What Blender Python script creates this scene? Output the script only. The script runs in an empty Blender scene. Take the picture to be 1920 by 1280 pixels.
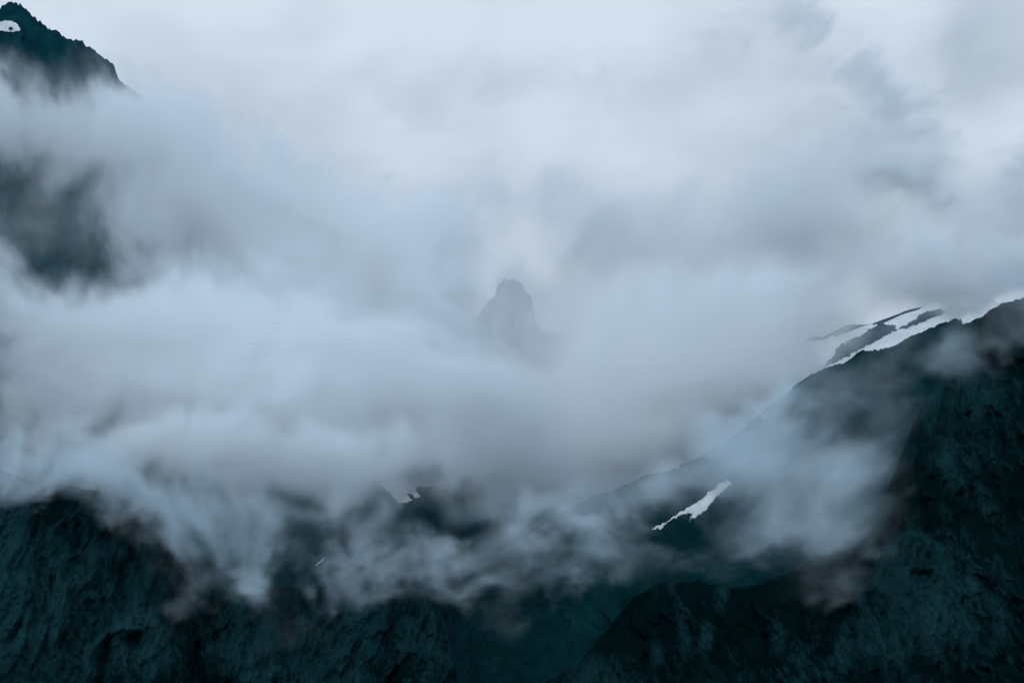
import bpy, math, time
import numpy as np
from mathutils import Vector, Euler, geometry
T0 = time.time()
def log(*a): print('[%.1fs]' % (time.time() - T0), *a)

# ------------------------------------------------------------------ camera
SC = bpy.context.scene
COL = SC.collection
PITCH = math.radians(10.0)
TANH = 0.212                                  # tan of half the horizontal field of view
EYE = np.array([0.0, 0.0, 2.0])
cam_data = bpy.data.cameras.new('camera')
cam_data.sensor_fit = 'HORIZONTAL'
cam_data.sensor_width = 36.0
cam_data.lens = 18.0 / TANH
cam_data.clip_start = 1.0
cam_data.clip_end = 90000.0
cam = bpy.data.objects.new('camera', cam_data)
COL.objects.link(cam)
cam.location = EYE
cam.rotation_euler = (math.pi / 2 + PITCH, 0, 0)
SC.camera = cam

# ------------------------------------------------------------------ light
SUN_ELEV, SUN_AZ = math.radians(32), math.radians(205)
world = bpy.data.worlds.new('World')
SC.world = world
world.use_nodes = True
REAR_SKY = (0.73, 1.03, 1.26, 1)
def build_world():
    nt = world.node_tree; N = nt.nodes; L = nt.links
    N.clear()
    out = N.new('ShaderNodeOutputWorld'); bg = N.new('ShaderNodeBackground')
    sky = N.new('ShaderNodeTexSky'); sky.sky_type = 'NISHITA'; sky.sun_disc = False
    sky.sun_elevation = SUN_ELEV; sky.sun_rotation = SUN_AZ
    tc = N.new('ShaderNodeTexCoord'); sep = N.new('ShaderNodeSeparateXYZ')
    L.new(tc.outputs['Generated'], sep.inputs[0])
    # the overcast deck: soft patches, brighter and darker by noise
    mp = N.new('ShaderNodeMapping'); mp.inputs['Scale'].default_value = (1.0, 1.0, 1.9)
    L.new(tc.outputs['Generated'], mp.inputs[0])
    nz = N.new('ShaderNodeTexNoise'); nz.inputs['Scale'].default_value = 7.0
    nz.inputs['Detail'].default_value = 4.0; nz.inputs['Roughness'].default_value = 0.5
    L.new(mp.outputs[0], nz.inputs['Vector'])
    rp = N.new('ShaderNodeValToRGB')
    rp.color_ramp.elements[0].position = 0.34; rp.color_ramp.elements[0].color = (4.7, 5.5, 6.45, 1)
    rp.color_ramp.elements[1].position = 0.62; rp.color_ramp.elements[1].color = (6.9, 7.75, 8.8, 1)
    L.new(nz.outputs[0], rp.inputs[0])
    # an overcast dome is darker towards and below the horizon
    mr = N.new('ShaderNodeMapRange'); mr.inputs['From Min'].default_value = -0.25; mr.inputs['From Max'].default_value = 0.12
    mr.inputs['To Min'].default_value = 0.25; mr.inputs['To Max'].default_value = 1.0; mr.interpolation_type = 'SMOOTHSTEP'
    L.new(sep.outputs['Z'], mr.inputs['Value'])
    mul = N.new('ShaderNodeMix'); mul.data_type = 'RGBA'; mul.blend_type = 'MULTIPLY'; mul.inputs[0].default_value = 1.0
    L.new(rp.outputs[0], mul.inputs[6]); L.new(mr.outputs[0], mul.inputs[7])
    mx = N.new('ShaderNodeMix'); mx.data_type = 'RGBA'; 
    mx.inputs[0].default_value = 0.93
    # a blue tint added to the unseen rear sky, colouring the light on the clouds
    br = N.new('ShaderNodeMapRange'); br.inputs['From Min'].default_value = -0.5; br.inputs['From Max'].default_value = 0.7
    br.interpolation_type = 'SMOOTHSTEP'
    L.new(sep.outputs['Y'], br.inputs['Value'])
    tint = N.new('ShaderNodeMix'); tint.data_type = 'RGBA'
    tint.inputs[6].default_value = REAR_SKY; tint.inputs[7].default_value = (1, 1, 1, 1)
    L.new(br.outputs[0], tint.inputs[0])
    mul2 = N.new('ShaderNodeMix'); mul2.data_type = 'RGBA'; mul2.blend_type = 'MULTIPLY'; mul2.inputs[0].default_value = 1.0
    L.new(mul.outputs[2], mul2.inputs[6]); L.new(tint.outputs[2], mul2.inputs[7])
    L.new(sky.outputs[0], mx.inputs[6]); L.new(mul2.outputs[2], mx.inputs[7])
    L.new(mx.outputs[2], bg.inputs['Color'])
    bg.inputs['Strength'].default_value = 0.10
    L.new(bg.outputs[0], out.inputs[0])
build_world()
sun_data = bpy.data.lights.new('sun', 'SUN')
sun_data.energy = 0.75
sun_data.angle = math.radians(25)
sun_data.color = (1.0, 0.985, 0.96)
sun = bpy.data.objects.new('sun', sun_data); COL.objects.link(sun)
# the light travels away from the sun's place in the sky (azimuth measured from +Y)
sd = Vector((math.sin(SUN_AZ) * math.cos(SUN_ELEV), math.cos(SUN_AZ) * math.cos(SUN_ELEV), math.sin(SUN_ELEV)))
sun.rotation_euler = sd.to_track_quat('Z', 'Y').to_euler()

SC.render.engine = 'CYCLES'
cy = SC.cycles
cy.max_bounces = 26; cy.diffuse_bounces = 2; cy.glossy_bounces = 1; cy.transmission_bounces = 1
cy.transparent_max_bounces = 8
cy.volume_bounces = 20
cy.volume_step_rate = 1.0
cy.volume_max_steps = 512
cy.use_denoising = True
cy.use_adaptive_sampling = True
cy.adaptive_threshold = 0.045
vs = SC.view_settings
vs.view_transform = 'Standard'; vs.look = 'None'; vs.exposure = 0.0; vs.gamma = 1.0

# ------------------------------------------------------------------ helpers
K = 2 * TANH / 1920.0                          # tangent of one photo pixel
CP, SP = math.cos(PITCH), math.sin(PITCH)
def ray(px, py):
    """direction through a photo pixel, scaled so that its Y is 1"""
    cx = (np.asarray(px, float) - 960.0) * K
    cz = (640.0 - np.asarray(py, float)) * K
    y = CP - cz * SP
    z = SP + cz * CP
    return cx / y, z / y
def at(px, py, Y):
    rx, rz = ray(px, py)
    Y = np.asarray(Y, float)
    return np.stack([rx * Y + EYE[0], Y + EYE[1] + 0 * rx, rz * Y + EYE[2]], -1)

def _hash(ix, iy, iz, seed):
    h = (ix.astype(np.uint32) * np.uint32(374761393) + iy.astype(np.uint32) * np.uint32(668265263)
         + iz.astype(np.uint32) * np.uint32(2147483647) + np.uint32(seed * 1274126177 & 0xffffffff))
    h = (h ^ (h >> np.uint32(13))) * np.uint32(1274126177)
    h ^= h >> np.uint32(16)
    h = h * np.uint32(2246822519); h ^= h >> np.uint32(13)
    return h
_G = np.array([[1,1,0],[-1,1,0],[1,-1,0],[-1,-1,0],[1,0,1],[-1,0,1],[1,0,-1],[-1,0,-1],
               [0,1,1],[0,-1,1],[0,1,-1],[0,-1,-1],[1,1,0],[-1,1,0],[0,-1,1],[0,-1,-1]], np.float32)
def perlin(p, seed=0):
    """gradient noise, p (n,3), about -1..1"""
    p = p.astype(np.float32)
    i = np.floor(p).astype(np.int32); f = p - i
    u = f * f * f * (f * (f * 6 - 15) + 10)
    r = 0
    for dx in (0, 1):
        wx = u[:, 0] if dx else 1 - u[:, 0]
        for dy in (0, 1):
            wy = u[:, 1] if dy else 1 - u[:, 1]
            for dz in (0, 1):
                wz = u[:, 2] if dz else 1 - u[:, 2]
                g = _G[_hash(i[:, 0] + dx, i[:, 1] + dy, i[:, 2] + dz, seed) & np.uint32(15)]
                d = (f[:, 0] - dx) * g[:, 0] + (f[:, 1] - dy) * g[:, 1] + (f[:, 2] - dz) * g[:, 2]
                r = r + wx * wy * wz * d
    return r
def fbm(p, octaves=5, rough=0.5, seed=0, ridged=False):
    s = 0; a = 1.0; tot = 0
    for o in range(octaves):
        n = perlin(p * (2.03 ** o) + 17.3 * o, seed + o)
        s = s + a * ((1 - 2 * np.abs(n)) if ridged else n)
        tot += a; a *= rough
    return s / tot
def smooth(a, b, x):
    t = np.clip((x - a) / (b - a), 0, 1)
    return t * t * (3 - 2 * t)

# ------------------------------------------------------------------ materials
def nodes(name):
    m = bpy.data.materials.new(name); m.use_nodes = True
    m.node_tree.nodes.clear()
    return m, m.node_tree.nodes, m.node_tree.links
def mixc(N, L, fac, a, b):
    n = N.new('ShaderNodeMix'); n.data_type = 'RGBA'
    for v, i in ((fac, 0), (a, 6), (b, 7)):
        if hasattr(v, 'links'): L.new(v, n.inputs[i])
        else: n.inputs[i].default_value = v if i == 0 else (*v, 1)
    return n.outputs[2]
def noise(N, L, vec, scale, detail=6, rough=0.6, lo=None, hi=None):
    n = N.new('ShaderNodeTexNoise'); n.inputs['Scale'].default_value = scale
    n.inputs['Detail'].default_value = detail; n.inputs['Roughness'].default_value = rough
    L.new(vec, n.inputs['Vector'])
    if lo is None: return n.outputs[0]
    r = N.new('ShaderNodeMapRange'); r.inputs['From Min'].default_value = lo; r.inputs['From Max'].default_value = hi
    L.new(n.outputs[0], r.inputs['Value'])
    return r.outputs[0]
def rock_material(name, dark, light, green, lean=0.3):
    m, N, L = nodes(name)
    out = N.new('ShaderNodeOutputMaterial'); b = N.new('ShaderNodeBsdfPrincipled')
    geo = N.new('ShaderNodeNewGeometry')
    mp = N.new('ShaderNodeMapping'); mp.inputs['Scale'].default_value = (1, 0.6, 0.3); mp.inputs['Rotation'].default_value = (0, -lean, 0)
    L.new(geo.outputs['Position'], mp.inputs[0])
    at_ = N.new('ShaderNodeAttribute'); at_.attribute_name = 'rock'
    streak0 = noise(N, L, mp.outputs[0], 0.16, 9, 0.78, 0.34, 0.68)
    broad = noise(N, L, geo.outputs['Position'], 0.012, 5, 0.6, 0.3, 0.7)
    sm_ = N.new('ShaderNodeMath'); sm_.operation = 'MULTIPLY_ADD'; sm_.inputs[1].default_value = 0.45
    L.new(broad, sm_.inputs[0]); hf = N.new('ShaderNodeMath'); hf.operation = 'MULTIPLY'; hf.inputs[1].default_value = 0.65
    L.new(streak0, hf.inputs[0]); L.new(hf.outputs[0], sm_.inputs[2]); streak = sm_.outputs[0]
    stone = mixc(N, L, streak, dark, light)
    blotch = noise(N, L, geo.outputs['Position'], 0.02, 8, 0.7, 0.35, 0.7)
    veg = mixc(N, L, blotch, tuple(c * 0.6 for c in green), tuple(c * 1.35 for c in green))
    # bare stone where the ground is steep, turf on the ledges, with a broken border
    edge = noise(N, L, mp.outputs[0], 0.10, 9, 0.78, 0.3, 0.7)
    a1 = N.new('ShaderNodeMath'); a1.operation = 'MULTIPLY_ADD'; a1.inputs[1].default_value = 0.55; a1.inputs[2].default_value = -0.275
    L.new(edge, a1.inputs[0])
    a2 = N.new('ShaderNodeMath'); a2.operation = 'ADD'
    L.new(at_.outputs['Fac'], a2.inputs[0]); L.new(a1.outputs[0], a2.inputs[1])
    r = N.new('ShaderNodeMapRange'); r.inputs['From Min'].default_value = 0.25; r.inputs['From Max'].default_value = 0.75
    L.new(a2.outputs[0], r.inputs['Value'])
    base = mixc(N, L, r.outputs[0], veg, stone)
    L.new(base, b.inputs['Base Color'])
    b.inputs['Roughness'].default_value = 0.9
    b.inputs['Specular IOR Level'].default_value = 0.0
    bump = N.new('ShaderNodeBump'); bump.inputs['Strength'].default_value = 1.0; bump.inputs['Distance'].default_value = 4.0
    L.new(noise(N, L, mp.outputs[0], 0.11, 8, 0.7), bump.inputs['Height'])
    L.new(bump.outputs[0], b.inputs['Normal'])
    L.new(b.outputs[0], out.inputs[0])
    return m
def snow_material():
    m, N, L = nodes('old snow')
    out = N.new('ShaderNodeOutputMaterial'); b = N.new('ShaderNodeBsdfPrincipled')
    geo = N.new('ShaderNodeNewGeometry')
    mp = N.new('ShaderNodeMapping'); mp.inputs['Scale'].default_value = (0.6, 1, 1.4); mp.inputs['Rotation'].default_value = (0, 0.45, 0)
    L.new(geo.outputs['Position'], mp.inputs[0])
    c = mixc(N, L, noise(N, L, mp.outputs[0], 0.06, 7, 0.65, 0.3, 0.7), (0.58, 0.56, 0.54), (0.84, 0.80, 0.76))
    L.new(c, b.inputs['Base Color']); b.inputs['Roughness'].default_value = 0.7
    b.inputs['Specular IOR Level'].default_value = 0.2
    bump = N.new('ShaderNodeBump'); bump.inputs['Strength'].default_value = 0.5; bump.inputs['Distance'].default_value = 1.5
    L.new(noise(N, L, mp.outputs[0], 0.12, 6, 0.6), bump.inputs['Height']); L.new(bump.outputs[0], b.inputs['Normal'])
    L.new(b.outputs[0], out.inputs[0])
    return m
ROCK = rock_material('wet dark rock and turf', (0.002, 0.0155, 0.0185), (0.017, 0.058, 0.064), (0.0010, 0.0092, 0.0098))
ROCK_GREEN_HAZE = rock_material('hazed mountain turf', (0.006, 0.030, 0.042), (0.022, 0.06, 0.078), (0.0035, 0.030, 0.034))  # teal of the thin haze before this slope is put into its colours
ROCK_FAR_HAZE = rock_material('dark rock', (0.006, 0.042, 0.054), (0.024, 0.078, 0.096), (0.004, 0.042, 0.050))  # lightened towards teal: the haze of distance is painted into the rock colour
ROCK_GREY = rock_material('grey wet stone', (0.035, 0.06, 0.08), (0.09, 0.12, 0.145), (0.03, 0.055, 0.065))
SNOW = snow_material()

def tag(o, label=None, cat=None, kind=None, group=None):
    for k, v in (('label', label), ('category', cat), ('kind', kind), ('group', group)):
        if v: o[k] = v
    return o
def mesh_object(name, verts, faces, mat, smooth_shade=True, attrs=None):
    me = bpy.data.meshes.new(name)
    verts = np.ascontiguousarray(verts, np.float32); faces = np.asarray(faces, np.int32)
    me.vertices.add(len(verts)); me.vertices.foreach_set('co', verts.ravel())
    k = faces.shape[1]
    me.loops.add(faces.size); me.loops.foreach_set('vertex_index', faces.ravel())
    me.polygons.add(len(faces)); me.polygons.foreach_set('loop_start', np.arange(0, faces.size, k, dtype=np.int32))
    me.polygons.foreach_set('loop_total', np.full(len(faces), k, np.int32))
    me.update(calc_edges=True)
    me.polygons.foreach_set('use_smooth', np.full(len(faces), smooth_shade))
    for an, av in (attrs or {}).items():
        me.attributes.new(an, 'FLOAT', 'POINT').data.foreach_set('value', np.asarray(av, np.float32))
    me.materials.append(mat)
    o = bpy.data.objects.new(name, me); COL.objects.link(o)
    return o

# ------------------------------------------------------------------ mountains
class Face:
    """A mountain: a crest line with a face falling towards the valley and a back slope."""
    def __init__(self, crest, Y, slope=0.75, amp=40, rib=90, seed=0, crest_amp=5, bottom=1480, yslant=0.0, lean=0.0, stone=()):
        c = np.array(crest, float); o = np.argsort(c[:, 0], kind='stable'); self.c = c[o]
        self.Y, self.slope, self.amp, self.rib, self.seed = Y, slope, amp, rib, seed
        self.crest_amp, self.bottom, self.yslant, self.lean, self.stone = crest_amp, bottom, yslant, lean, stone
    def crest_py(self, px, exact=False):
        y = np.interp(px, self.c[:, 0], self.c[:, 1])
        if exact or not self.crest_amp: return y
        p = np.stack([px / 30.0, 0 * px + self.seed * 3.7, 0 * px], -1)
        n = 0.6 * fbm(p, 3, 0.6, self.seed + 50) + fbm(p * 3.6, 4, 0.8, self.seed + 56)
        return y + self.crest_amp * n
    def crest_Y(self, px):
        return self.Y + self.yslant * (px - 960)
    def base_Y(self, px, py):
        dp = np.maximum(py - self.crest_py(px, True), 0)
        yc = self.crest_Y(px)
        return yc * (1 - self.slope * K * dp)
    def relief(self, px, py):
        """metres the stone stands out of the plain face; positive is nearer the valley"""
        P = at(px, py, self.base_Y(px, py))
        r = self.rib
        Q = P.copy(); Q[:, 0] += self.lean * P[:, 2]
        warp = np.stack([fbm(P / (r * 1.3), 3, 0.5, self.seed + 90), 0 * px, fbm(P / (r * 1.3) + 5, 3, 0.5, self.seed + 92)], -1)
        W = Q + 0.55 * r * warp
        ribs = fbm(W / np.array([r, r * 3, r * 3.4]), 3, 0.5, self.seed, ridged=True)
        fine = fbm((Q + 0.15 * r * warp) / np.array([r * 0.34, r * 1.6, r * 1.5]), 4, 0.55, self.seed + 10, ridged=True)
        rough = fbm(P / np.array([r * 0.22, r * 0.6, r * 0.34]), 5, 0.62, self.seed + 20)
        crack = fbm((Q + 0.28 * r * warp) / np.array([r * 0.6, r * 2, r * 2.2]), 4, 0.6, self.seed + 44, ridged=True)
        ledge = fbm(W / np.array([r * 1.6, r * 1.6, r * 0.22]), 3, 0.5, self.seed + 33)
        dp = py - self.crest_py(px, True)
        fade = smooth(-5, 60, dp) * 0.92 + 0.08
        h = self.amp * (0.8 * ribs + 0.24 * fine - 0.42 * crack ** 3 + 0.24 * rough + 0.07 * ledge) * fade
        return h, 0.6 * ribs + 0.4 * fine, rough
    def depth(self, px, py):
        h, ribs, rough = self.relief(px, py)
        return self.base_Y(px, py) - h
    def build(self, name, mat, x0, x1, step=1.9, vstep=1.9, rock_bias=0.0, label=None):
        n = int((x1 - x0) / step) + 1
        px = np.linspace(x0, x1, n); cy_ = self.crest_py(px)
        rows = int((self.bottom - cy_.min()) / vstep) + 1
        t = np.linspace(0, 1, rows)[:, None]
        PX = np.broadcast_to(px, (rows, n)).ravel()
        PY = (cy_[None] + t * (self.bottom - cy_)[None]).ravel()
        h, ribs, rough = self.relief(PX, PY)
        D = self.base_Y(PX, PY) - h
        V = at(PX, PY, D).reshape(rows, n, 3)
        # the back slope, falling away behind the crest
        nb = 14
        s = (np.linspace(0, 1, nb + 1)[1:] ** 1.6)[:, None]
        top = V[0]
        B = np.repeat(top[None], nb, 0).copy()
        drop = s * (np.maximum(top[:, 2], 60) + 20)[None]
        B[:, :, 2] -= drop
        B[:, :, 1] += drop * 0.9
        nn = fbm(B.reshape(-1, 3) / 90.0, 4, 0.55, self.seed + 7).reshape(nb, n)
        B[:, :, 2] += nn * 30 * s
        A = np.concatenate([B[::-1], V], 0)
        R = A.shape[0]
        idx = np.arange(R * n).reshape(R, n)
        F = np.stack([idx[:-1, :-1].ravel(), idx[1:, :-1].ravel(), idx[1:, 1:].ravel(), idx[:-1, 1:].ravel()], 1)
        # steepness of the finished face decides where bare stone shows
        gx = np.gradient(V, axis=1); gy = np.gradient(V, axis=0)
        nrm = np.cross(gy, gx); nrm /= np.linalg.norm(nrm, axis=2, keepdims=True) + 1e-9
        nz = np.abs(nrm[:, :, 2])
        for _ in range(3):
            nz[1:-1, 1:-1] = (nz[1:-1, 1:-1] * 2 + nz[:-2, 1:-1] + nz[2:, 1:-1] + nz[1:-1, :-2] + nz[1:-1, 2:]) / 6
        big = fbm(V.reshape(-1, 3) / np.array([170, 300, 260.0]), 4, 0.55, self.seed + 61).reshape(rows, n)
        bl = np.zeros_like(PX)
        for (bx, by, rx, ry, am) in self.stone:      # where bare stone breaks through the turf
            wob = 0.55 * rough
            bl += am * np.clip(1.25 - np.sqrt(((PX - bx) / rx) ** 2 + ((PY - by) / ry) ** 2) + wob, 0, 1)
        rk = 0.20 + (0.62 - nz) * 0.5 + big * 0.55 + (ribs.reshape(rows, n) - 0.55) * 0.8 + bl.reshape(rows, n) + rock_bias
        rk = np.concatenate([np.full((nb, n), 0.5), np.clip(rk, 0, 1)], 0)
        o = mesh_object(name, A.reshape(-1, 3), F, mat, True, {'rock': rk.ravel()})
        tag(o, label, 'mountain', 'structure')
        log(name, len(A.reshape(-1, 3)))
        return o
    def patch(self, name, poly, mat, lift=1.5, thick=4.0, bulge=0.0, spacing=5.0, jitter=1.2, seed=0, label=None, cat='snow patch', group=None):
        """a closed sheet of snow or stone lying on this face, outlined in photo pixels"""
        poly = np.array(poly, float)
        pts = []
        for a, b in zip(poly, np.roll(poly, -1, 0)):
            k = max(1, int(np.hypot(*(b - a)) / 1.6))
            for i in range(k): pts.append(a + (b - a) * i / k)
        pts = np.array(pts)
        if jitter:
            q = np.stack([pts[:, 0] / 8, pts[:, 1] / 8, 0 * pts[:, 0] + seed * 2.3], -1)
            pts = pts + jitter * np.stack([fbm(q, 4, 0.75, seed), fbm(q + 40, 4, 0.75, seed + 9)], -1) * 3.0
        nb = len(pts)
        lo, hi = pts.min(0), pts.max(0)
        gx, gy = np.meshgrid(np.arange(lo[0], hi[0], spacing), np.arange(lo[1], hi[1], spacing))
        g = np.stack([gx.ravel(), gy.ravel()], -1) + np.random.RandomState(seed).uniform(-1, 1, (gx.size, 2)) * spacing * 0.2
        inside = np.zeros(len(g), bool); dist = np.full(len(g), 1e9)
        for a, b in zip(pts, np.roll(pts, -1, 0)):
            c = (a[1] > g[:, 1]) != (b[1] > g[:, 1])
            with np.errstate(divide='ignore', invalid='ignore'):
                inside ^= c & (g[:, 0] < (b[0] - a[0]) * (g[:, 1] - a[1]) / (b[1] - a[1]) + a[0])
            dist = np.minimum(dist, np.hypot(*(g - a).T))
        g = g[inside & (dist > spacing * 0.35)]
        allp = np.concatenate([pts, g])
        r = geometry.delaunay_2d_cdt([Vector(p) for p in allp], [], [list(range(nb))], 1, 1e-4)
        vv = np.array([tuple(v) for v in r[0]]); tri = np.array([list(f) for f in r[2] if len(f) == 3])
        d2 = np.full(len(vv), 1e9)
        for a in pts: d2 = np.minimum(d2, np.hypot(*(vv - a).T))
        h = lift + bulge * (1 - np.exp(-d2 / 5.0)) * (1 + 0.8 * fbm(np.stack([vv[:, 0] / 9, vv[:, 1] / 9, 0 * vv[:, 0]], -1), 4, 0.6, seed + 3))
        D = self.depth(vv[:, 0], vv[:, 1])
        front = at(vv[:, 0], vv[:, 1], D - h)
        back = at(vv[:, 0], vv[:, 1], D + thick)
        # a rim between front and back
        e = {}
        for t in tri:
            for i in range(3):
                k = (t[i], t[(i + 1) % 3]); e[k] = 1
        rim = [k for k in e if (k[1], k[0]) not in e]
        m = len(vv); F = [tuple(t) for t in tri] + [tuple(t[::-1] + m) for t in tri]
        for a, b in rim: F += [(b, a, a + m), (b, a + m, b + m)]
        F = np.array(F)[:, ::-1]
        o = mesh_object(name, np.concatenate([front, back]), F, mat, True, {'rock': np.ones(2 * m)})
        return tag(o, label, cat, None, group)

left_peak = Face([(-1000,1250),(-800,900),(-600,600),(-420,420),(-260,260),(-120,120),(-50,60),(0,17),(3,12),(10,6),(27,4),(40,9),(55,22),(62,32),(80,43),(88,52),(107,60),(115,67),(133,71),(153,79),(173,92),
    (193,105),(212,118),(217,133),(223,148),(233,155),(248,167),(263,180),(272,186),(330,240),(420,310),(520,380),(650,440),(740,470),(787,488),(813,500),(838,520),(848,550),(870,640),(930,760),(1100,900),(1250,1000)],
    5000, 0.8, 45, 90, 3, 13.0, 1300, 0.0, 0.1)
spire = Face([(600,770),(700,735),(800,700),(860,650),(880,613),(897,593),(907,577),(917,563),(929,553),(930,543),(934,534),(941,528),(946,522),(953,525),(960,520),(968,524),(977,531),(982,543),(985,552),(997,557),(999,570),
    (1002,590),(1007,607),(1017,617),(1030,628),(1037,626),(1043,629),(1053,622),(1068,626),(1110,655),(1160,700),(1300,760),(1450,780)],
    7400, 0.5, 60, 90, 11, 10.0, 1100)
snow_ridge = Face([(1180,960),(1300,820),(1400,720),(1470,660),(1512,636),(1529,631),(1543,632),(1560,623),(1587,610),(1599,608),(1618,609),(1633,607),(1650,601),(1675,592),(1706,580),(1723,576),(1746,568),
    (1774,558),(1790,552),(1830,551),(1870,568),(1895,578),(1990,610),(2200,660),(2500,760),(2800,1000),(2950,1200)], 3900, 1.1, 6, 60, 21, 1.2, 1250, 0.25)
green_slope = Face([(880,1060),(960,1010),(1000,988),(1052,962),(1075,948),(1115,928),(1162,915),(1210,893),(1254,881),(1289,867),(1352,835),(1392,804),(1453,752),(1473,738),(1492,721),(1504,711),(1526,699),
    (1540,694),(1560,685),(1582,679),(1594,673),(1615,657),(1636,658),(1661,652),(1675,648),(1695,637),(1723,623),(1746,614),(1774,603),(1793,597),(1801,597),(1805,609),(1812,606),(1841,593),(1870,590),(2000,540),(2150,500),(2400,480),(2650,600),(2900,950),(3050,1400)],
    3450, 0.75, 26, 80, 31, 7.0, 1480, 0.1, 0.3)
right_crag = Face([(930,1330),(1000,1290),(1080,1245),(1140,1180),(1180,1125),(1230,1095),(1300,1088),(1390,1102),(1440,1090),(1530,1050),(1600,1005),(1655,940),(1688,855),(1712,792),(1752,722),(1782,668),(1786,655),(1800,649),(1803,631),(1813,623),
    (1828,610),(1841,597),(1852,586),(1858,579),(1875,572),(1892,564),(1920,556),(2000,520),(2200,460),(2420,430),(2640,520),(2860,800),(3000,1250),(3050,1500)], 2950, 0.72, 52, 85, 41, 11.0, 1560, 0.0, 0.35,
    [(1840,700,90,80,.35),(1760,740,40,70,.3),(1680,1020,45,30,.5),(1650,1090,60,50,.45),(1720,1130,120,110,.4),(1620,1190,60,60,.4),(1580,1215,20,40,.4),(1860,1150,70,130,.35),(1890,850,40,60,.3),
     (1355,1115,22,42,.6),(1325,1190,18,35,.6),(1280,1200,22,60,.45),(1230,1210,25,60,.5),(1110,1260,50,40,.45),(1460,1190,20,60,.3),(1000,1270,40,25,.4)])
saddle = Face([(-1000,1300),(-800,1000),(-600,860),(-300,800),(100,830),(300,860),(560,872),(640,876),(690,890),(713,906),(730,925),(745,941),(760,936),(775,925),(798,914),(830,918),(862,938),(905,955),(950,973),(1000,985),(1100,1030),(1300,1100)],
    4050, 0.9, 30, 90, 51, 8.0, 1480)
left_cliff = Face([(-1100,1500),(-1000,1250),(-800,900),(-600,790),(-400,800),(-100,860),(0,880),(60,900),(140,912),(240,930),(330,985),(390,1050),(450,1085),(540,1100),(640,1096),(760,1092),(822,1100),(838,1125),(848,1160),(855,1210),(862,1290),(900,1500),(960,1600)],
    2850, 0.6, 48, 80, 61, 9.0, 1560, 0.0, -0.2,
    [(20,960,40,90,.35),(20,1130,40,120,.4),(230,1110,70,70,.4),(200,1030,60,25,.35),(240,1210,80,70,.35),(690,1200,80,80,.4),(800,1190,50,90,.45),(640,1270,60,40,.3),(120,1000,60,60,.2)])

def build_ground():
    s = 24000.0; n = 121
    g = np.linspace(-1, 1, n); g = np.sign(g) * np.abs(g) ** 2 * s
    X, Y = np.meshgrid(g, g + 2000)
    r = np.hypot(X, Y)
    Z = fbm(np.stack([X.ravel() / 500, Y.ravel() / 500, 0 * X.ravel()], -1), 4, 0.5, 71).reshape(n, n) * np.clip((r - 60) / 900, 0, 1) * 25 - 0.5
    idx = np.arange(n * n).reshape(n, n)
    F = np.stack([idx[:-1, :-1].ravel(), idx[:-1, 1:].ravel(), idx[1:, 1:].ravel(), idx[1:, :-1].ravel()], 1)
    o = mesh_object('ground', np.stack([X, Y, Z], -1).reshape(-1, 3), F, ROCK_FAR_HAZE, True, {'rock': np.zeros(n * n)})
    tag(o, 'dark green valley floor below the mountains', 'ground', 'structure')
build_ground()
left_peak.build('mountain_left_peak', ROCK_FAR_HAZE, -1000, 1250, 2.4, 2.4, 0.0, 'dark jagged peak with a ridge falling into cloud')
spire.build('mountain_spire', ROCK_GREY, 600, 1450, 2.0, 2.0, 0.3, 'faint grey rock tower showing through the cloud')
snow_ridge.build('mountain_snow_ridge', ROCK_GREY, 1180, 2950, 2.0, 2.0, 0.2, 'grey ridge under the long snowfield')
green_slope.build('mountain_green_slope', ROCK_GREEN_HAZE, 880, 3050, 1.9, 1.9, -0.18, 'dark green slope rising below the snowfield')
right_crag.build('mountain_right_crag', ROCK, 930, 3050, 1.8, 1.8, 0.0, 'near black crag with ribs of bare rock')
saddle.build('mountain_saddle', ROCK_FAR_HAZE, -1000, 1300, 2.2, 2.2, 0.0, 'dark saddle with snow in its notch, half in cloud')
left_cliff.build('mountain_left_cliff', ROCK, -1100, 960, 1.8, 1.8, 0.1, 'near black cliffs under the cloud')

# ------------------------------------------------------------------ snow and outcrops
snow_ridge.patch('snow_field', [(1395,735),(1440,690),(1480,662),(1514,640),(1530,634),(1549,633),(1594,616),(1618,611),(1650,603),(1675,594),(1706,582),(1723,576.5),(1746,568.5),(1774,558.5),(1790,552.5),(1830,551.5),(1870,568.5),
    (1985,612),(1985,650),(1860,660),(1820,650),(1740,680),(1640,720),(1560,760),(1480,790),(1400,830),(1330,860),(1330,810)], SNOW, 1.2, 5, 0, 5, 0.6, 1,
    'long white snowfield sloping along the ridge above the green slope', 'snowfield')
snow_ridge.patch('rock_outcrop', [(1515,634),(1529,631),(1543,633),(1560,623),(1587,610),(1599,608.5),(1618,610),(1606,616),(1594,621),(1572,627),(1549,634),(1530,638),(1513,642)], ROCK_GREY, 2.2, 3, 3, 3, 2.2, 2,
    'thin grey rock strip at the top edge of the snowfield', 'rock')
snow_ridge.patch('rock_outcrop', [(1543,686),(1560,673),(1567,662),(1569,655),(1574,648),(1594,637),(1619,626),(1628,620),(1634,614),(1651,606),(1670,608),(1682,610),(1675,620),(1660,629),(1644,637),(1622,649.5),(1594,665),(1571,676),(1537,691),(1515,702),(1492,714),(1476,727),(1474,724),(1490,709),(1521,694)], ROCK_GREY, 2.4, 3, 6, 3, 3.6, 3,
    'long grey rock band in the middle of the snowfield', 'rock')
snow_ridge.patch('rock_outcrop', [(1676,621),(1684,613),(1695,611),(1704,606),(1717,597.5),(1720,592),(1728,588),(1743,582),(1760,580),(1773,583),(1757,593),(1729,603),(1703,612),(1690,617)], ROCK_GREY, 2.4, 3, 6, 3, 2.8, 4,
    'blunt grey rock hump high on the snowfield', 'rock')
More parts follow.
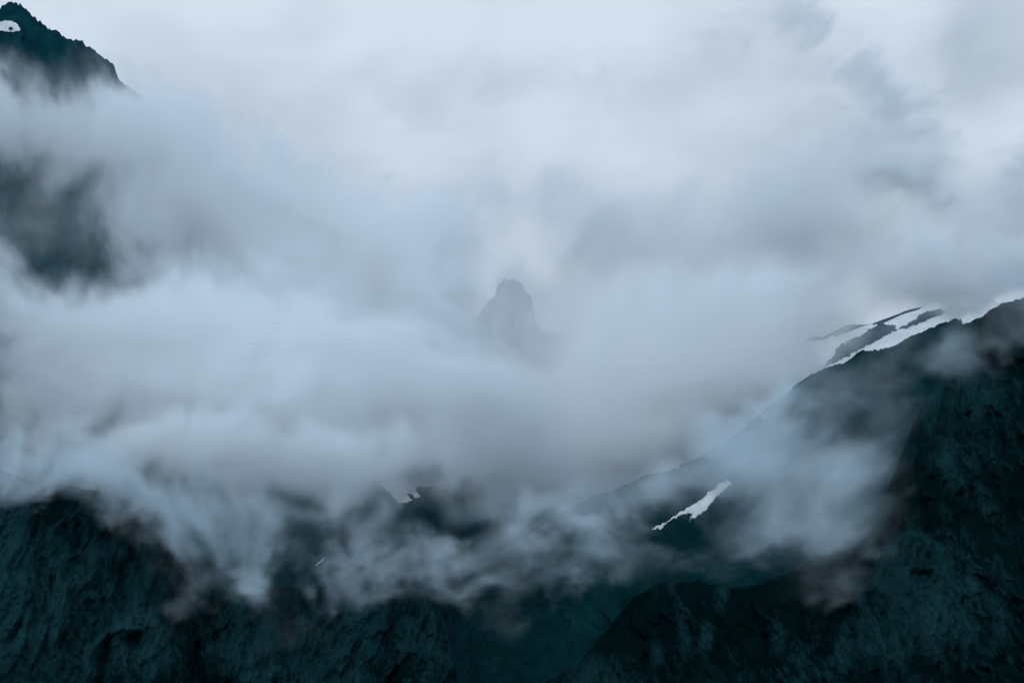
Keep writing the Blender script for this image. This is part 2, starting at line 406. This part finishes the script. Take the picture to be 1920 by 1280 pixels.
snow_ridge.patch('rock_outcrop', [(1634,609),(1650,601),(1675,592),(1706,580),(1730,575),(1722,580),(1700,586),(1676,596),(1655,606)], ROCK_GREY, 2.0, 3, 2, 3, 0.8, 5,
    'narrow grey rock sliver along the skyline of the snowfield', 'rock')
green_slope.patch('snow_patch', [(1221,991),(1232,984),(1240,985),(1262,968),(1285,954),(1300,945),(1316,936),(1330,921),(1352,905),(1366,900),(1372,905),(1352,925),(1334,942),(1322,958),(1300,972),(1291,977),(1297,964),(1292,961),(1272,968),(1255,976),(1243,988),(1237,993),(1234,989),(1228,994)], SNOW, 1.5, 4, 0, 3, 2.2, 6,
    'forked white snow tongue on the dark slope below the cloud', 'snow patch')
saddle.patch('snow_patch', [(700,885),(760,860),(815,872),(840,905),(832,917),(815,909),(798,913),(786,910),(778,920),(789,931),(780,933),(774,928),(764,925),(773,937),(757,944),(745,942),(735,928),(722,915),(713,907)], SNOW, 1.5, 4, 0, 3, 2.4, 7,
    'small snow patch filling the notch of the saddle', 'snow patch')
left_peak.patch('snow_patch', [(-14,46),(0,42),(8,39.5),(22,40.5),(33,46),(39,54),(36,60),(24,60.5),(10,60),(0,58),(-14,58)], SNOW, 3, 4, 0, 3, 1.4, 8,
    'small rounded snow patch just below the dark peak', 'snow patch')
left_peak.patch('rock_outcrop', [(16,53),(19,50.5),(23,51.5),(24,54.5),(19,56),(16,55)], ROCK_FAR_HAZE, 7, 4, 2, 2, 0.3, 9,
    'small dark boulder in the snow patch below the peak', 'rock')
spire.patch('snow_patch', [(905,640),(923,638),(940,643),(960,647),(973,652),(979,659),(990,668),(1030,690),(1000,720),(880,720),(840,690)], SNOW, 4, 6, 0, 4, 2.0, 10,
    'pale snow apron at the foot of the rock tower', 'snow patch')
saddle.patch('snow_patch', [(592,1059),(597,1054),(602,1050),(607,1045),(608,1046.5),(603,1052),(598,1056),(593,1060.5)], SNOW, 2.5, 4, 0, 2, 0.3, 11,
    'thin white streak of snow on the dark slope under the notch', 'snow patch')
saddle.patch('snow_patch', [(996,1003),(1008,999),(1022,996),(1036,992),(1034,998),(1018,1003),(1002,1006)], SNOW, 2, 4, 0, 2.5, 0.8, 13,
    'narrow pale snow strip in mist below the right ridge', 'snow patch')
for o in COL.objects:
    if o.name.startswith('snow_patch'): o['group'] = 'snow patches left on the dark slopes'
    if o.name.startswith('rock_outcrop'): o['group'] = 'rocks standing out of the snow'
log('patches')

# ------------------------------------------------------------------ clouds
def cloud_material(name, color, aniso, step):
    m, N, L = nodes(name)
    out = N.new('ShaderNodeOutputMaterial'); v = N.new('ShaderNodeVolumePrincipled')
    v.inputs['Color'].default_value = (*color, 1)
    v.inputs['Density'].default_value = 0.001      # the grid holds thickness per kilometre
    v.inputs['Anisotropy'].default_value = aniso
    L.new(v.outputs[0], out.inputs['Volume'])
    m.cycles.volume_step_rate = step
    return m

def grow(mask, r):
    r = np.ceil(r).astype(int)
    for k in range(3):
        c = np.cumsum(np.concatenate([np.zeros_like(mask[:1] if k == 0 else mask[:, :1] if k == 1 else mask[:, :, :1], dtype=np.int32), mask.astype(np.int32)], k), k)
        m = mask.shape[k]; i = np.arange(m)
        mask = np.take(c, np.minimum(i + r[k] + 1, m), k) > np.take(c, np.maximum(i - r[k], 0), k)
    return mask

def cloud(name, lo, hi, vox, puffs, mat, seed, label, scale=260.0, gain=2.6, octaves=5, warp=0.35, stretch=4.0, rough=0.66, thick=1.0, churn=52.0, fray=1.7, even=0.5, dense=0.02, erode=0.025, tilt=(3.0, -4.0, 7.0)):
    """A cloud: soft lumps at places in the valley, broken up by turbulence, as a density grid."""
    lo = np.array(lo, float); hi = np.array(hi, float); vox = np.array(vox, float)
    mid = (lo + hi) / 2; lo = lo - mid; hi = hi - mid      # the grid stands a little askew in the valley
    skew = Euler([math.radians(a) for a in tilt]); rot = np.array(skew.to_matrix())
    n = np.maximum(np.ceil((hi - lo) / vox).astype(int) + 1, 2)
    hi = lo + (n - 1) * vox
    ax = [lo[k] + vox[k] * np.arange(n[k]) for k in range(3)]
    S = np.zeros(n, np.float32)
    for (px, py, rx, ry, Y, dep, tau) in puffs:
        c = rot.T @ (at(px, py, Y) - mid); m = K * Y
        r = np.array([rx * m, dep, ry * m])
        w = []; sl = []
        for k in range(3):
            a, b = np.searchsorted(ax[k], [c[k] - 3.2 * r[k], c[k] + 3.2 * r[k]])
            sl.append(slice(a, b)); w.append(np.exp(-((ax[k][a:b] - c[k]) / r[k]) ** 2))
        S[tuple(sl)] += (thick * tau / (1.77 * dep)) * w[0][:, None, None] * w[1][None, :, None] * w[2][None, None, :]
    act = np.argwhere(grow(S > 2e-6, churn / vox))
    P = lo + act * vox
    d = np.empty(len(P), np.float32)
    top = n - 2
    for i in range(0, len(P), 400000):
        p = P[i:i + 400000]
        q = p / np.array([scale, scale * stretch, scale])
        w1 = np.stack([fbm(q * 1.1 + 31, 2, 0.5, seed + 70), 0.6 * perlin(q * 1.1 + 55, seed + 75), fbm(q * 1.1 + 77, 2, 0.5, seed + 80)], -1)
        w2 = np.stack([fbm(q * 3.6 + 12 + w1, 4, 0.68, seed + 71), 0 * q[:, 0], fbm(q * 3.6 + 91 + w1, 4, 0.68, seed + 81)], -1)
        # the lumps themselves are churned by the wind
        u = (p + churn * (1.1 * w1 + fray * w2) - lo) / vox
        u = np.clip(u, 0, n - 1.001)
        j = np.minimum(u.astype(int), top); f = (u - j).astype(np.float32)
        v = 0
        for dx in (0, 1):
            for dy in (0, 1):
                for dz in (0, 1):
                    w = (f[:, 0] if dx else 1 - f[:, 0]) * (f[:, 1] if dy else 1 - f[:, 1]) * (f[:, 2] if dz else 1 - f[:, 2])
                    v = v + w * S[j[:, 0] + dx, j[:, 1] + dy, j[:, 2] + dz]
        den = fbm(q + warp * w1, octaves, rough, seed)
        v = np.maximum(v - erode * dense * (1 + 2.2 * den), 0)
        g = gain * (1 - even * smooth(0.0, dense, v))      # ragged where thin, even where thick
        d[i:i + 400000] = v * np.exp(g * 2.2 * den - 0.1 * g * g)
    D = np.zeros(n, np.float32); D[tuple(act.T)] = np.where(d > 1e-6, d, 0)
    me = bpy.data.meshes.new(name)
    tot = int(np.prod(n))
    me.vertices.add(tot)
    co = np.stack(np.meshgrid(*ax, indexing='ij'), -1).reshape(-1, 3).astype(np.float32)
    me.vertices.foreach_set('co', co.ravel())
    me.attributes.new('thickness', 'FLOAT', 'POINT').data.foreach_set('value', (D * 1000.0).ravel())
    me.materials.append(mat)
    o = bpy.data.objects.new(name, me); COL.objects.link(o)
    o.location = mid; o.rotation_euler = skew
    ng = bpy.data.node_groups.new(name, 'GeometryNodeTree')
    ng.interface.new_socket('Geometry', in_out='INPUT', socket_type='NodeSocketGeometry')
    ng.interface.new_socket('Geometry', in_out='OUTPUT', socket_type='NodeSocketGeometry')
    N = ng.nodes; L = ng.links
    gi = N.new('NodeGroupInput'); go = N.new('NodeGroupOutput')
    vc = N.new('GeometryNodeVolumeCube')
    vc.inputs['Min'].default_value = lo; vc.inputs['Max'].default_value = hi
    for k, a in enumerate('XYZ'): vc.inputs['Resolution ' + a].default_value = int(n[k])
    pos = N.new('GeometryNodeInputPosition')
    sub = N.new('ShaderNodeVectorMath'); sub.operation = 'SUBTRACT'; sub.inputs[1].default_value = lo
    L.new(pos.outputs[0], sub.inputs[0])
    div = N.new('ShaderNodeVectorMath'); div.operation = 'DIVIDE'; div.inputs[1].default_value = vox
    L.new(sub.outputs[0], div.inputs[0])
    sp = N.new('ShaderNodeSeparateXYZ'); L.new(div.outputs[0], sp.inputs[0])
    ints = []
    for k in range(3):
        f = N.new('FunctionNodeFloatToInt'); f.rounding_mode = 'ROUND'; L.new(sp.outputs[k], f.inputs[0]); ints.append(f.outputs[0])
    def im(op, a, b):
        q = N.new('FunctionNodeIntegerMath'); q.operation = op
        for i, v in enumerate((a, b)):
            if hasattr(v, 'links'): L.new(v, q.inputs[i])
            else: q.inputs[i].default_value = int(v)
        return q.outputs[0]
    index = im('ADD', im('ADD', im('MULTIPLY', ints[0], n[1] * n[2]), im('MULTIPLY', ints[1], n[2])), ints[2])
    na = N.new('GeometryNodeInputNamedAttribute'); na.data_type = 'FLOAT'; na.inputs[0].default_value = 'thickness'
    si = N.new('GeometryNodeSampleIndex'); si.data_type = 'FLOAT'; si.domain = 'POINT'; si.clamp = True
    L.new(gi.outputs[0], si.inputs['Geometry'])
    L.new([s_ for s_ in na.outputs if s_.enabled][0], si.inputs['Value'])
    L.new(index, si.inputs['Index'])
    L.new(si.outputs[0], vc.inputs['Density'])
    sm = N.new('GeometryNodeSetMaterial'); sm.inputs['Material'].default_value = mat
    L.new(vc.outputs[0], sm.inputs[0]); L.new(sm.outputs[0], go.inputs[0])
    md = o.modifiers.new('cloud', 'NODES'); md.node_group = ng
    tag(o, label, 'clouds', 'stuff')
    log(name, n, len(P), 'max', float(d.max()))
    return o

bank = [  # px, py, rx, ry, distance, half depth, optical thickness
    # against the flank of the left peak
    (-60,215,120,50,3750,130,4.5), (60,230,130,40,3750,130,4.8), (90,270,130,34,3740,120,2.4), (205,260,115,48,3750,130,5.2), (850,590,40,55,3720,120,3.0), (570,370,100,40,3750,120,2.6), (335,290,115,48,3750,130,5.0), (460,352,115,54,3750,140,5.2), (580,420,115,62,3750,140,5.0), (705,480,115,65,3750,140,4.4),
    (150,305,130,38,3700,120,2.4), (310,360,140,60,3700,120,2.8), (440,440,140,70,3700,130,3.0), (570,510,150,90,3700,140,3.2), (700,570,150,95,3700,140,3.0), (785,600,85,85,3700,140,3.0), (830,540,42,50,3720,120,6.0), (830,630,45,50,3720,120,5.0), (780,462,50,34,3740,120,3.0), (250,430,100,60,3650,100,1.6), (720,440,70,36,3740,120,3.8), (795,440,45,28,3750,110,3.2), (640,430,80,40,3740,120,2.0),
    (885,480,55,70,3740,120,0.7), (865,415,60,40,3750,110,0.5), (905,400,50,50,3750,110,0.3), (250,470,60,60,3600,100,1.6), (620,405,80,34,3750,120,2.0), (10,540,110,34,3450,100,2.2), (210,545,80,28,3450,100,1.0), (1410,735,85,60,3740,110,3.0), (1300,720,110,60,3740,110,2.0), (1150,745,120,50,3720,110,1.6), (1250,842,100,38,3710,90,3.6), (1225,860,80,32,3700,90,3.0), (1290,800,70,40,3720,90,1.6), (1120,842,100,40,3710,90,2.6), (820,830,110,40,3350,100,1.6),
    (40,400,120,90,3850,120,1.0), (210,395,75,80,3640,100,1.3), (470,570,120,60,3520,100,2.2), (330,535,80,50,3520,100,1.6), (610,600,120,60,3520,100,1.6),
    (360,748,150,38,3220,90,2.4), (560,770,150,40,3220,90,1.8), (160,750,120,36,3220,90,1.4), (965,668,90,28,3720,90,1.4), (770,700,120,50,3340,90,1.6),
    # the bank in front of it
    (-70,570,110,45,3350,100,3.6), (20,585,90,42,3350,100,3.2), (140,590,90,46,3350,100,2.8), (262,585,90,62,3330,100,3.0), (390,625,110,70,3350,110,3.2), (520,680,140,75,3350,110,3.8), (680,720,160,85,3350,120,4.2), (300,600,70,50,3340,90,1.6),
    (70,680,140,65,3300,110,3.8), (250,720,170,75,3300,110,4.8), (400,730,90,50,3300,100,2.0), (450,775,190,70,3300,110,4.6), (650,805,190,70,3300,120,4.2), (840,800,185,90,3400,120,4.6),
    # behind the right slope
    (1050,810,185,95,3720,120,4.6), (1220,750,160,115,3720,120,4.8), (1265,745,75,50,3700,90,2.4), (1365,715,110,110,3740,110,4.2), (1390,770,70,60,3700,100,3.0), (1425,700,55,50,3740,90,3.0),
    (1450,600,110,85,3740,110,2.4), (1330,600,140,85,3740,120,2.4), (1140,640,140,75,3740,120,1.8), (960,890,130,60,3620,100,4.6), (1120,870,110,50,3700,90,4.6), (1260,830,110,50,3720,90,5.4),
    # its underside
    (60,785,120,50,2980,80,2.2), (220,830,130,50,2950,80,2.4), (400,860,130,52,2950,80,2.4), (600,885,140,46,3000,80,2.2), (790,865,120,40,3300,90,2.8), (770,885,80,26,3200,70,2.2), (640,850,150,45,3000,80,2.0),
    # over the snowfield
    (1870,490,130,42,3620,70,2.6), (1878,536,65,30,3600,60,2.4), (1815,552,36,18,3620,50,0.7), (1750,510,120,36,3620,70,1.8), (1830,545,50,22,3640,50,1.0), (1950,500,60,50,3600,70,2.5),
]
cloud('cloud_bank', (-1020, 2700, 70), (980, 4130, 1400), (5, 16, 5), bank, cloud_material('cloud', (0.990, 0.985, 0.983), 0.0, 4.0), 5,
      'low grey cloud bank hanging across the mountains', thick=1.3)
shreds = [
    (1260,935,70,40,2960,60,0.6), (1385,795,60,40,3010,60,0.8), (1440,745,45,34,3020,50,1.0), (960,978,45,22,2980,50,0.6), (1420,770,60,40,3000,60,0.5), (1345,835,60,30,3000,60,0.5), (150,910,70,20,2690,50,0.45), (245,935,85,28,2670,50,0.8), (335,978,75,38,2650,50,0.9), (425,1010,70,50,2640,50,0.7), (1350,912,36,22,2970,50,0.5), (10,868,60,24,2680,50,0.3), (40,848,90,24,2700,55,0.55), (-20,880,60,28,2680,55,0.4), (120,888,60,26,2690,55,0.7), (190,893,80,28,2670,55,0.8), (330,915,80,35,2670,55,0.8), (470,905,90,40,2680,55,0.75), (500,955,100,48,2650,55,1.3), (475,1050,40,60,2600,45,1.2), (455,1130,28,40,2600,40,0.12), (620,1060,90,30,2620,45,0.8), (740,1055,70,35,2650,45,0.7),
    (560,1190,70,40,2600,45,0.1), (330,1090,60,40,2600,45,0.15), (260,1180,60,30,2600,45,0.05), (640,960,80,40,2750,55,0.5), (700,960,60,50,2850,55,0.4), (860,1020,70,40,2800,55,0.7), (900,1080,60,28,2700,45,0.7), (1010,1020,90,45,2850,55,0.9), (1110,1020,70,45,2800,55,1.1),
    (1000,950,100,40,2980,60,0.9), (1140,960,90,40,2980,60,0.5), (1240,930,70,36,2950,60,0.35), (1060,1085,80,22,2750,45,0.5), (930,1170,30,40,2700,45,0.2), (1250,1050,80,25,2750,45,0.25), (740,930,100,26,2950,60,0.35),
    # the puff in front of the right slope
    (1400,845,90,45,2980,70,1.5), (1490,815,70,50,2950,60,0.7), (1470,900,110,60,2850,60,1.2), (1590,890,70,60,2700,55,0.85), (1440,985,80,35,2780,55,0.8), (1550,985,80,40,2650,55,0.8), (1535,1058,45,18,2600,40,0.22),
    (1570,720,70,55,2980,50,0.25), (1640,780,60,60,2950,50,0.4), (1760,690,60,40,2700,50,0.5), (1310,890,80,40,2980,60,0.5), (1700,640,60,30,2950,50,0.3),
    (1925,545,60,40,2760,60,1.2), (1880,600,60,30,2700,50,0.35),
]
cloud('cloud_shreds', (-780, 2400, 50), (820, 3220, 950), (4.5, 12, 4.5), shreds, cloud_material('mist', (0.90, 0.965, 0.998), 0.0, 3.0), 25,
      'torn bluish mist drifting in front of the dark slopes', thick=1.25, dense=0.012, scale=200)
far = [
    (960,470,400,110,6000,250,1.0), (1250,470,300,110,5900,250,0.85), (1500,480,240,110,5800,250,0.85), (1750,450,200,100,5800,250,1.8), (1900,420,150,80,5700,200,1.2),
    (1150,370,220,50,6200,220,0.6), (950,360,160,45,6200,220,0.8), (870,130,130,50,6400,220,0.35), (1050,150,220,45,6400,220,0.7), (1350,150,180,60,6300,220,0.7), (1480,310,120,70,6000,220,0.6),
    (1700,300,100,90,5900,200,1.4), (1920,50,170,130,6600,250,1.5), (750,180,120,70,6500,220,0.4), (330,15,80,20,6500,150,0.3),
    (960,655,300,45,6500,200,2.4), (780,620,140,90,6300,200,1.6), (955,580,65,60,6600,150,2.6), (1160,600,130,80,6300,200,1.5), (1400,590,200,80,6000,200,1.5), (1000,720,400,50,6300,200,2.0),
]
cloud('cloud_veil', (-1500, 5300, 500), (1900, 7250, 2700), (11, 36, 11), far, cloud_material('far cloud', (0.990, 0.985, 0.983), 0.0, 2.0), 8,
      'pale high cloud behind the peaks', scale=420, thick=0.85, dense=0.006, churn=110.0)
wisps = [
    (1640,170,40,60,5500,60,0.5), (1700,200,50,60,5500,60,0.8), (1730,260,50,60,5500,60,0.9), (1620,250,60,70,5500,60,0.6), (1690,330,90,60,5500,70,0.9), (1560,120,50,40,5500,60,0.5), (1520,70,60,50,5500,60,0.5), (1470,20,60,30,5500,60,0.55), (1380,60,60,40,5500,60,0.4),
    (1895,270,35,30,5500,60,0.5), (1925,330,35,40,5500,60,0.8), (1770,370,60,40,5500,60,0.5), (1560,330,80,60,5500,60,0.15),
]
cloud('cloud_wisp', (380, 5250, 1050), (1450, 5750, 2000), (5, 16, 5), wisps, cloud_material('torn cloud', (0.990, 0.985, 0.983), 0.0, 2.0), 12,
      'torn wisps of grey cloud against the bright sky', scale=130, gain=3.0, warp=0.7, rough=0.68, churn=45.0, fray=1.6, even=0.2, thick=2.2)
fringe = [
    (285,188,22,20,3720,40,0.6), (312,196,26,20,3720,40,0.8), (350,204,28,24,3720,40,0.9), (385,218,26,26,3720,40,0.9), (425,236,30,28,3720,40,1.0), (462,258,28,28,3720,40,1.0), (505,282,30,30,3720,40,1.0), (512,258,16,22,3720,40,0.4),
    (548,296,30,24,3720,40,0.9), (590,310,30,26,3720,40,0.9), (612,284,20,24,3720,40,0.4), (640,332,34,28,3720,40,0.9), (690,362,36,30,3720,40,0.8),
]
cloud('cloud_fringe', (-660, 3560, 780), (-130, 3880, 1200), (3.5, 10, 3.5), fringe, cloud_material('cloud edge', (0.990, 0.985, 0.983), 0.0, 3.0), 33,
      'ragged fringe of grey cloud along the hidden left ridge', scale=80, gain=3.4, warp=0.8, rough=0.7, churn=30.0, fray=1.8, even=0.1, thick=2.6)
log('script done')
